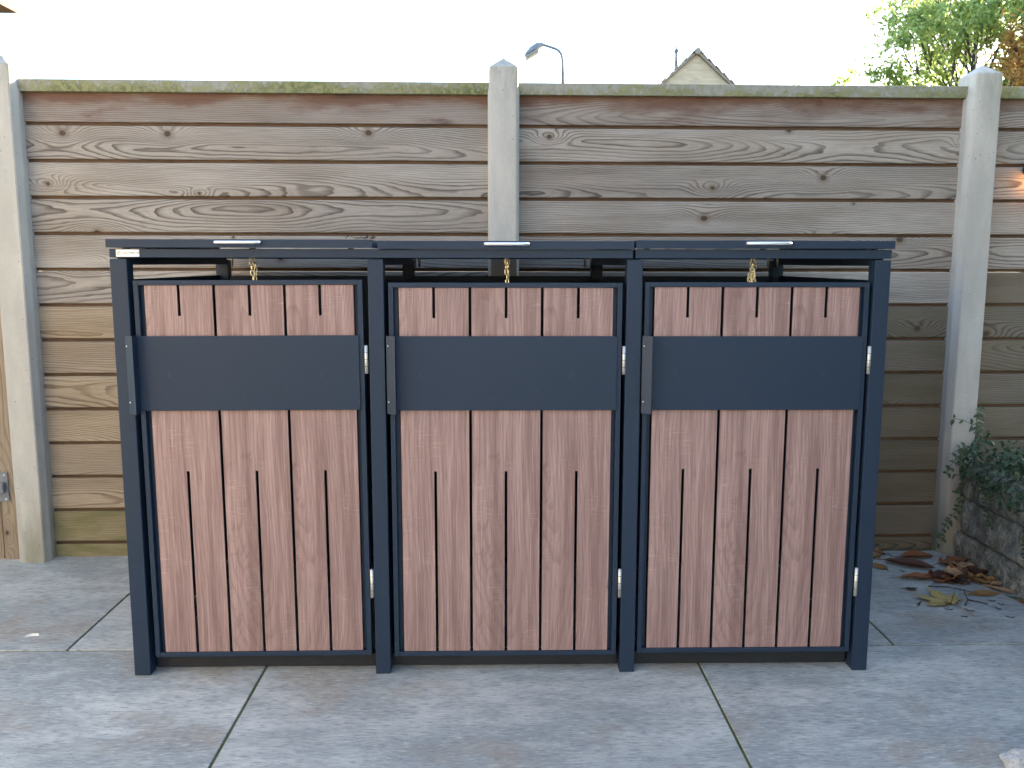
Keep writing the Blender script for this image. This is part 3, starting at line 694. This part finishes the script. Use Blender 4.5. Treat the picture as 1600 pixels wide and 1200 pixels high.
# lobed yellow maple leaf, one lobe folded under
def maple():
    tips = [(-100, .45), (-62, .85), (-20, 1.0), (28, 1.02), (68, .78), (104, .42)]
    pts = [(180, .06)]
    for i, (a, r) in enumerate(tips):
        pts += [(a-13, r*.72), (a-7, r*.70), (a, r), (a+7, r*.72), (a+13, r*.66)]
        if i < 5: pts.append(((a+tips[i+1][0])/2, .44))
    S = .062; v = [(0, 0, .004)]; f = []
    ring = []
    for a, r in pts:
        t = R(a); x, y = r*math.cos(t)*S, r*math.sin(t)*S
        z = .004+.010*abs(math.sin(t*2.5))*r+.004*mnoise.noise(Vector((x*60, y*60, 2)))
        if x < -.006: z += .012
        ring.append((x, y, abs(z)))
    for k in (.5, 1.):
        for (x, y, z) in ring: v.append((x*k, y*k, .004+(z-.004)*k+(.003 if k < 1 else 0)))
    n = len(ring)
    for i in range(n-1):
        f.append((0, 1+i, 2+i)); f.append((1+i, 1+n+i, 2+n+i, 2+i))
    tv, tf = [], []; tube(tv, tf, [(0, 0, .004), (-.02, .004, .008), (-.05, .012, .002)], [.0013, .001, .0008], 5)
    for a, r in tips:
        t = R(a); tube(tv, tf, [(0, 0, .006), (.5*r*S*math.cos(t), .5*r*S*math.sin(t), .0085), (.95*r*S*math.cos(t), .95*r*S*math.sin(t), .012)], [.0009, .0007, .0003], 4)
    b = len(v); v += [tuple(q) for q in tv]; nf = len(f); f += [tuple(i+b for i in q) for q in tf]
    return mesh('maple_leaf', v, f, ['leaf_yellow', 'leaf_ochre'], [0]*nf+[1]*len(tf), True)
o = link('maple_leaf', maple()); o.location = (2.462, .452, .001); o.rotation_euler.z = R(118); o.scale = (2.0, 2.0, 1.1)
tag(o, 'yellow lobed maple leaf lying alone on the paving', 'leaf', 'fallen leaves in the corner')
for pts, lab in (([(2.505, .445, .003), (2.527, .468, .012), (2.532, .50, .022), (2.54, .515, .03)], 'short upright forked dark twig right of the yellow leaf'),
                 ([(2.47, .615, .003), (2.53, .60, .005), (2.575, .568, .004), (2.60, .54, .003)], 'long thin twig in front of the leaf pile'),
                 ([(2.54, .49, .003), (2.565, .468, .004), (2.585, .452, .003)], 'small reddish twig bit beside the forked twig')):
    tag(tube_obj('twig', pts, [.0022, .0018, .0015, .0009][:len(pts)], 'twig', None, 6), lab, 'twig', 'twigs on the paving')
# curled white petal at left
v, f = [], []
for i in range(9):
    t = i/8*2.4-1.2; wv = .008*math.cos(t*1.2)
    for s in (-1, 1): v.append((.022*math.sin(t), .014*(1-math.cos(t))*-1 + s*wv*.5, .003+.006*(s+1)*.5))
for i in range(8): f.append((i*2, i*2+2, i*2+3, i*2+1))
o = link('petal', mesh('petal', v, f, 'petal', smooth=True)); o.location = (-.408, .252, 0); o.rotation_euler.z = .5
tag(o, 'curled white petal on the paving left of the bin store', 'petal')
# stone and pot rim in the bottom right corner
def rock(name, rx, ry, rz, seed, mat):
    bm = bmesh.new(); bmesh.ops.create_icosphere(bm, subdivisions=4, radius=1)
    for q in bm.verts:
        d = 1+.28*mnoise.noise(q.co*1.6+Vector((seed, 0, 0)))+.12*mnoise.noise(q.co*4+Vector((0, seed, 0)))+.05*mnoise.noise(q.co*11)
        q.co = Vector((q.co.x*rx*d, q.co.y*ry*d, max(q.co.z*rz*d, -.4*rz)))
    return bm_mesh(name, bm, mat)
o = link('stone', rock('stone', .036, .03, .026, 3.3, 'stone')); o.location = (2.137, -.468, .011); tag(o, 'pale rough stone chunk in the bottom right corner', 'stone')
# dark round pot whose rim just enters the frame
prof = [(.0, .004), (.085, .004), (.10, .05), (.105, .085), (.11, .085), (.112, .10), (.104, .10), (.098, .085), (.09, .02), (0, .02)]
v, f = [], []; n = 32
for (r_, z_) in prof:
    for k in range(n): t = 2*math.pi*k/n; v.append((r_*math.cos(t), r_*math.sin(t), z_))
for i in range(len(prof)-1):
    for k in range(n): f.append((i*n+k, i*n+(k+1) % n, (i+1)*n+(k+1) % n, (i+1)*n+k))
o = link('plant_pot', mesh('plant_pot', v, f, 'dark', smooth=True)); o.location = (2.245, -.60, 0); tag(o, 'low black plant pot cut by the bottom right corner', 'pot')
# dry scraps on the lid joint
for x, y, rz, L in ((.622, .012, .2, .03), (.645, .02, 1.0, .022), (.660, .016, -.3, .02)):
    put_leaf(x, y, rz, 'dry dark leaf scrap lying on the lids where left and middle lid meet', L, .012, 'twig', .5, .4, .008, int(x*1000) % 50, z=1.1645, name='leaf_scrap', group='scraps on the lid', nx=6, ny=3)

# ================================================================== BACKGROUND
# pergola beam behind the gate
pg = empty('pergola', (-1.268, 1.6, -.05), label='sunlit timber beam end above the gate, top left corner', cat='pergola')
box_obj('beam', [(-.065, .055, -.45, .40, 2.285, 2.36)], 'beam_wood', pg, .003)
box_obj('support_post', [(-.05, .04, -.35, -.26, 0., 2.284)], 'beam_wood', pg, .003)
box_obj('cross_beam', [(-1.6, -.066, -.35, -.28, 2.20, 2.28)], 'beam_wood', pg, .003)
# street lamp
LX, LY = 2.62, 19.75
sl = empty('street_lamp', (LX, LY, -.05), label='slender grey street lamp with bent arm rising above the fence', cat='street lamp')
tube_obj('pole', [(0, 0, 0), (0, 0, 1.2), (0, 0, 1.25), (0, 0, 5.4)], [.075, .07, .048, .042], 'lamp_grey', sl, 12)
tube_obj('collar', [(0, 0, 5.30), (0, 0, 5.36)], .06, 'lamp_grey', sl, 12)
tube_obj('arm', [(0, 0, 5.4), (0, 0, 5.95), (-.03, 0, 6.12), (-.10, 0, 6.22), (-.2, 0, 6.27), (-.50, 0, 6.36), (-.56, 0, 6.35)], [.04, .038, .037, .036, .035, .034, .034], 'lamp_grey', sl, 10)
hd_ = empty('lamp_head', (-.56, 0, 6.33)); hd_.parent = sl; hd_.rotation_euler.y = R(-30); hd_.scale = (1.65, 1.65, 1.65)
prof = [(.05, .05, .05), (-.02, .09, .085), (-.14, .12, .08), (-.24, .11, .04), (-.27, .07, .012)]
v, f = [], []
for (x, hw, ht) in prof:
    for k in range(9): t = math.pi*k/8; v.append((x, -hw*math.cos(t), ht*math.sin(t)-.02))
for i in range(len(prof)-1):
    for k in range(8): f.append((i*9+k, i*9+k+1, (i+1)*9+k+1, (i+1)*9+k))
    f.append((i*9, (i+1)*9, (i+1)*9+8, i*9+8))
f += [tuple(range(9)), tuple(range((len(prof)-1)*9, len(prof)*9))]
link('housing', mesh('housing', v, f, 'lamp_grey', smooth=False), hd_)
b = box_obj('lens', [(-.27, -.06, -.10, .10, -.075, -.022)], 'lamp_lens', hd_, .012)
# gabled house
HX, HY = 7.70, 28.0; AP, SL = 8.05, .885
ho = empty('house', (HX, HY, -.06), label='buff brick gable with brown tiled roof showing above the fence', cat='house')
hw, dep = 4.2, 9.; ez = AP-hw*SL
v = [(-hw, 0, 0), (hw, 0, 0), (hw, 0, ez), (0, 0, AP), (-hw, 0, ez), (-hw, dep, 0), (hw, dep, 0), (hw, dep, ez), (0, dep, AP), (-hw, dep, ez)]
link('wall', mesh('wall', v, [(0, 1, 2, 3, 4), (9, 8, 7, 6, 5), (0, 4, 9, 5), (1, 6, 7, 2), (0, 5, 6, 1)], 'brick'), ho)
ov = .35; rz = .12
for s in (-1, 1):
    L = math.hypot(hw+ov, (hw+ov)*SL); bm = bmesh.new(); bm_box(bm, 0, L, -.12, dep+.12, 0, .06, bev=0)
    rf = link('roof', bm_mesh('roof', bm, 'roof'), ho); rf.location = (0, 0, AP+.02)
    rf.rotation_euler = (0, math.atan(SL), 0) if s > 0 else (0, math.atan(SL), math.pi)
    if s < 0: rf.location.y = dep
    bm = bmesh.new(); bm_box(bm, 0, .37, 0, .30, 0, .035, bev=0)
    for q in bm.verts: q.co.z += .10-q.co.x*.14
    tm = bm_mesh('verge_tile', bm, 'roof')
    for k in range(15):
        for yy in ((-.16,) if s > 0 else (dep-.14,)):
            o = link('verge_tile', tm, rf); o.location = (.05+k*.345, yy, .0)
v, f = [], []; tube(v, f, [(0, -.2, AP+.06), (0, dep+.2, AP+.06)], [.11, .11], 8); link('ridge', mesh('ridge', v, f, 'roof'), ho)
tube_obj('flue_pipe', [(-.5, .9, AP-.65), (-.5, .9, AP+.27), (-.5, .9, AP+.3)], [.055, .055, .05], 'lamp_grey', ho, 10)
tube_obj('flue_cap', [(-.5, .9, AP+.25), (-.5, .9, AP+.33), (-.5, .9, AP+.39), (-.5, .9, AP+.62)], [.085, .09, .03, .02], 'lamp_grey', ho, 10)

# trees
def tree(loc, label, H, crown_r, crown_z, nclump, nleaf, lmat, seed, lsize=.075, group='trees beyond the fence', trunk_r=.13):
    rs = random.Random(seed); root = empty('tree', loc, label=label, cat='tree', group=group)
    bv, bf = [], []; lv, lf = [], []
    top = Vector((rs.uniform(-.2, .2), rs.uniform(-.2, .2), H*.9))
    tube(bv, bf, [(0, 0, 0), (.03, 0, H*.25), top*.55, top], [trunk_r, trunk_r*.8, trunk_r*.5, .02], 9)
    link('trunk', mesh('trunk', bv, bf, 'bark', smooth=True), root); bv, bf = [], []
    def rvv():
        while True:
            q = Vector((rs.uniform(-1, 1), rs.uniform(-1, 1), rs.uniform(-1, 1)))
            if .05 < q.length < 1: return q.normalized()
    cc = Vector((0, 0, crown_z))
    for c in range(nclump):
        d = rvv(); e = cc + Vector((d.x*crown_r, d.y*crown_r, d.z*(H-crown_z)*1.0))*rs.uniform(.35, 1.08)
        t = max(.18, min(.9, (e.z-.6)/H*.85)); s = top*t if t > .3 else Vector((0, 0, H*t))
        mid = s.lerp(e, .5)+rvv()*.25+Vector((0, 0, -.1)); 
        if c % 2 == 0: tube(bv, bf, [s, mid, e], [.020, .012, .005], 5, False)
        for k in range(5):
            q = e + rvv()*rs.uniform(.2, .62); tube(bv, bf, [mid.lerp(e, .6), (e+q)/2+rvv()*.06, q], [.010, .006, .003], 4, False)
            for j in range(nleaf):
                p = e.lerp(q, rs.random())+rvv()*abs(rs.gauss(0, .13)); dd = rvv()
                leaf_quad(lv, lf, p, dd+Vector((0, 0, -.3)), rvv()+Vector((0, 0, 1)), lsize*rs.uniform(.7, 1.3), lsize*rs.uniform(.4, .65))
    link('branches', mesh('branches', bv, bf, 'bark', smooth=True), root)
    link('crown', mesh('crown', lv, lf, lmat), root)
    return root
tree((9.4, 13.6, -.06), 'airy light green tree above the fence at the right', 7.2, 2.15, 4.9, 135, 36, 'tree_leaf', 5, .09, trunk_r=.08)
tree((9.35, 11.6, -.06), 'tree turning orange-brown behind the right concrete post', 4.9, .85, 3.85, 30, 34, 'autumn_leaf', 9, .08, trunk_r=.07)
tree((11.4, 13.2, -.06), 'denser green tree at the top right corner', 8.0, 1.9, 5.6, 80, 28, 'tree_leaf', 21, .085)
# shrub tip just above the cap rail
sh = empty('shrub', (2.55, 2.5, -.06), label='tiny green shoot tip peeping over the right fence panel', cat='shrub')
tube_obj('stem', [(0, 0, 0), (.03, 0, 1.0), (0, 0, 2.10)], [.012, .009, .003], 'stem', sh, 6)
v, f = [], []
for k in range(60):
    leaf_quad(v, f, Vector((random.gauss(0, .03), random.gauss(0, .03), random.uniform(1.6, 2.11))), rv(), rv()+Vector((0, 0, 1)), .03, .016)
link('foliage', mesh('foliage', v, f, 'tree_leaf'), sh)

# unseen house wall, added behind the viewer to throw back the low sun
hb = empty('bounce_house_wall', (-2.2, -9.5, -.06), label='unseen buff brick house wall added behind the viewer as a warm bounce', cat='house')
box_obj('wall', [(-3.2, 3.9, -.3, 0, 0, 5.6)], 'brick', hb, 0)
for (a, b, c, d) in ((-2.2, -.6, 1.0, 2.3), (1.3, 2.9, .08, 2.25), (-2.1, -.7, 3.4, 4.7), (.9, 2.3, 3.4, 4.7)):
    wn = box_obj('window', [(a-.07, a, .005, .05, c-.07, d+.07), (b, b+.07, .005, .05, c-.07, d+.07), (a, b, .005, .05, c-.07, c), (a, b, .005, .05, d, d+.07)], 'white', hb, .002)
    box_obj('pane', [(a+.001, b-.001, .008, .02, c+.001, d-.001)], 'glass', wn, 0)

# cream boarded shed, added outside the view to bounce warm light from the left
shd = empty('bounce_shed', (-2.0, -2.2, -.06), label='unseen cream boarded shed added on the left as a warm bounce', cat='shed')
for k in range(16):
    box_obj('board', [(-.022, 0, -1.9, 1.9, .02+k*.15, .164+k*.15)], 'cream', shd, .004, 1)
box_obj('wall', [(-1.6, -.03, -1.88, 1.88, 0, 2.42)], 'cream', shd, 0)
box_obj('roof', [(-1.75, .10, -2.02, 2.02, 2.44, 2.50)], 'roof', shd, .004, 1)

# small garden lamp on the fence at the right edge, lit warm
lp = fp(2.942, -.028, 1.445)
gl = empty('garden_lamp', lp, PHI, label='small dark dome lamp glowing orange on the fence at the right edge', cat='lamp')
v, f = [], []; n = 16; rows = [(.034, -.012), (.036, 0), (.033, .014), (.024, .027), (.012, .034), (.002, .036)]
for (r_, z_) in rows:
    for k in range(n): t = 2*math.pi*k/n; v.append((r_*math.cos(t), r_*.75*math.sin(t), z_))
for i in range(len(rows)-1):
    for k in range(n): f.append((i*n+k, i*n+(k+1) % n, (i+1)*n+(k+1) % n, (i+1)*n+k))
link('shade', mesh('shade', v, f, 'metal', smooth=True), gl)
N = NT('warm_bulb'); N.b.inputs['Emission Color'].default_value = (1, .42, .12, 1); N.b.inputs['Emission Strength'].default_value = 1.2; M['bulb'] = N.done((.8, .5, .25), .4)
tube_obj('bulb', [(0, 0, -.004), (0, 0, -.012), (0, 0, -.022), (0, 0, -.026)], [.008, .011, .009, .003], 'bulb', gl, 10)
ld = bpy.data.lights.new('lamp_light', 'POINT'); ld.energy = .045; ld.color = (1, .40, .12); ld.shadow_soft_size = .012
lo = bpy.data.objects.new('lamp_light', ld); C.objects.link(lo); lo.parent = gl; lo.location = (0, -.012, -.045)
